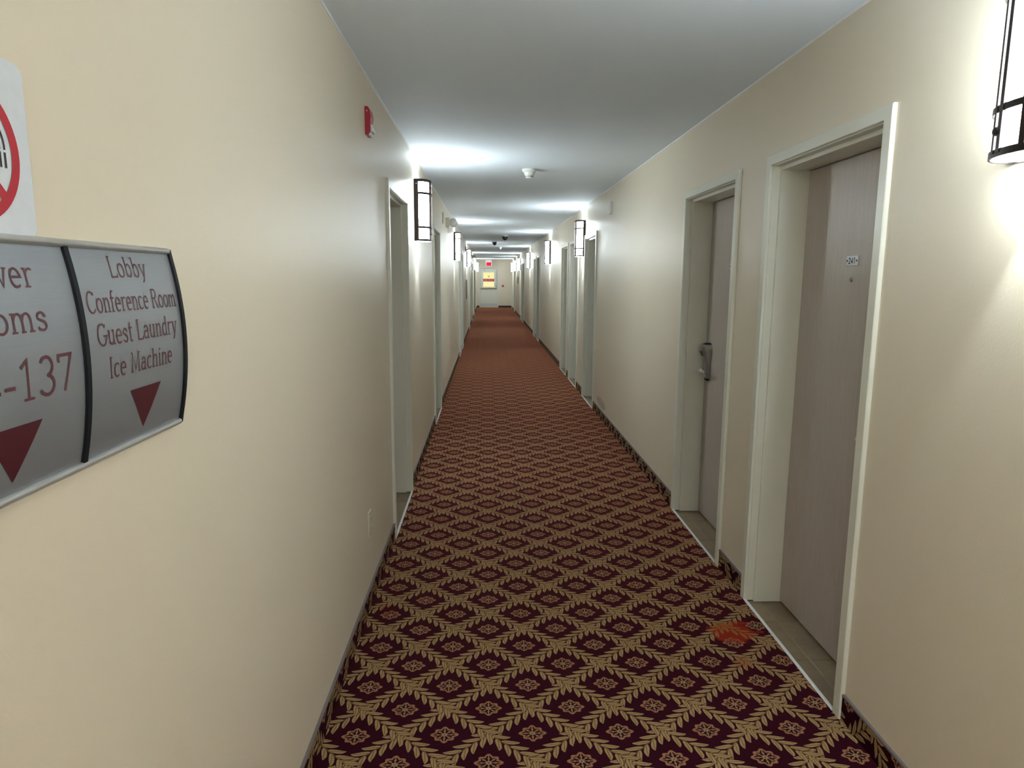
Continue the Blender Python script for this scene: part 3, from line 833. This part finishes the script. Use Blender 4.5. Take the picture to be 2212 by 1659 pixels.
# grey cabinet on left, dark plaque on right
r = root('extinguisher_cabinet', (XL, 17.9, .97), 'slim grey wall cabinet below the third left sconce', 'cabinet')
MB().box(XL, XL + .016, 17.55, 18.15, .97, 1.475).build('frame', 'cabgrey', r, bevel=.003)
d = MB().box(XL + .016, XL + .021, 17.58, 18.12, 1.0, 1.445).build('cabinet_door', 'cabgrey', r, bevel=.002)
MB().box(XL + .021, XL + .032, 17.61, 17.63, 1.19, 1.26).build('handle', 'steel', d)
settle(r)
r = root('wall_plaque', (XR, 27.9, 1.285), 'narrow dark plaque on the right wall near the end', 'plaque')
MB().box(XR, XR - .018, 27.75, 28.05, 1.285, 1.565).build('board', 'black', r, bevel=.004)
MB().box(XR - .018, XR - .020, 27.78, 28.02, 1.32, 1.53).build('face', 'darkgrey', r)
settle(r)

# end wall: white square device, red pull station
r = root('wall_speaker', (.78, Y1, 2.18), 'small white square box high on the end wall', 'wall device')
MB().box(.725, .838, Y1 - .03, Y1, 2.182, 2.288).build('housing', 'white_plastic', r, bevel=.006)
MB().box(.748, .815, Y1 - .033, Y1 - .03, 2.205, 2.265).build('grille', 'alu', r)
settle(r)
r = root('pull_station', (.79, Y1, 1.06), 'small red fire pull station right of the exit door', 'fire alarm')
b = MB(); b.rings([[(.730, Y1 - d, 1.062), (.845, Y1 - d, 1.062), (.845, Y1 - d, 1.110), (.800, Y1 - d, 1.150), (.775, Y1 - d, 1.150), (.730, Y1 - d, 1.110)] for d in (0, .045)]); b.build('body', 'red', r, bevel=.004)
MB().box(.780, .795, Y1 - .03, Y1, 1.150, 1.195).build('handle', 'darkred', r)
settle(r)

# ------------------------------------------------------------------ ceiling devices
def smoke(x, y, label):
    r = root('smoke_detector', (x, y, ZC - .078), label, 'smoke detector', 'white smoke detectors on the ceiling')
    MB().lathe([(.062, 0), (.062, .012), (.058, .016), (.057, .022), (.050, .026)], (x, y, ZC), 'z', 32, -1).build('base', 'white_plastic', r, smooth=True)
    hd = MB().lathe([(.050, .024), (.044, .040), (.033, .062), (.031, .072), (.024, .076), (.004, .077)], (x, y, ZC), 'z', 32, -1).build('head', 'white_plastic', r, smooth=True)
    for k in range(12):
        a0, a1 = 2*PI*(k + .14)/12, 2*PI*(k + .86)/12
        for h0, h1 in ((.052, .057), (.060, .065)):
            f = lambda h: .0378 if h < .056 else (.0345 if h < .06 else (.0342 if h < .062 else .0330))
            b = MB(); am = (a0+a1)/2
            b.quad(*[(x + (f(h)+.0008)*math.cos(a), y + (f(h)+.0008)*math.sin(a), ZC - h) for a, h in ((a0, h0), (a1, h0), (a1, h1), (a0, h1))])
            b.build('vent', 'ink', hd)
    settle(r)
smoke(.355, 5.92, 'large white smoke detector on the near ceiling')
smoke(.373, 20.6, 'tiny far smoke detector behind the two black dome cameras')
def dome(x, y, rr, label):
    r = root('dome_camera', (x, y, ZC - .11), label, 'security camera', 'black ceiling dome cameras')
    MB().lathe([(rr*1.12, 0), (rr*1.12, .014), (rr*1.02, .020)], (x, y, ZC), 'z', 28, -1).build('mount_ring', 'white_plastic', r, smooth=True)
    pr = [(rr, .018), (rr, .034)] + [(rr*math.cos(t), .034 + rr*1.15*math.sin(t)) for t in [PI/2*k/8 for k in range(1, 8)]] + [(.002, .034 + rr*1.15)]
    MB().lathe(pr, (x, y, ZC), 'z', 28, -1).build('dome', 'black', r, smooth=True)
    settle(r)
dome(.380, 15.05, .062, 'nearer black dome camera with white mount ring')
dome(.176, 17.55, .056, 'farther black dome camera, nearer the left wall')
r = root('sprinkler_head', (.42, 34.6, ZC - .05), 'tiny white sprinkler on the ceiling before the end wall', 'sprinkler')
MB().lathe([(.045, 0), (.045, .006), (.02, .012)], (.42, 34.6, ZC), 'z', 20, -1).build('escutcheon', 'white_plastic', r, smooth=True)
MB().lathe([(.014, .010), (.012, .035), (.028, .038), (.028, .041)], (.42, 34.6, ZC), 'z', 16, -1).build('deflector', 'white_plastic', r, smooth=True)
settle(r)

# ceiling lamp of the corridor behind the viewer
r = root('ceiling_lamp', (.35, -1.3, ZC - .10), 'round warm ceiling lamp behind the viewer', 'ceiling lamp')
MB().lathe([(.185, 0), (.185, .02), (.17, .03)], (.35, -1.3, ZC), 'z', 32, -1).build('base_ring', 'bronze', r, smooth=True)
MB().lathe([(.168, .028), (.160, .055), (.130, .080), (.080, .096), (.004, .102)], (.35, -1.3, ZC), 'z', 32, -1).build('glass_bowl', 'dome_glow', r, smooth=True)
settle(r)

# exit sign hanging just before the end wall
ey = 34.72
r = root('exit_sign', (.065, ey, 2.10), 'white box exit sign with red lit letters above the far door', 'exit sign')
MB().box(-.096, .226, ey, ey + .06, 2.110, 2.400).build('housing', 'white_plastic', r, bevel=.006)
MB().box(.02, .11, ey + .01, ey + .05, 2.400, ZC).build('ceiling_mount', 'white_plastic', r)
fc = MB().box(-.062, .192, ey - .004, ey, 2.118, 2.295).build('face', 'exit_glow', r)
glyph_text('EXIT', .105, lambda a, c: (.065 + a, ey - .006, 2.153 + c), .020, 'darkred', fc, 'lettering', serif=False, track=.10, width=.215)
settle(r)
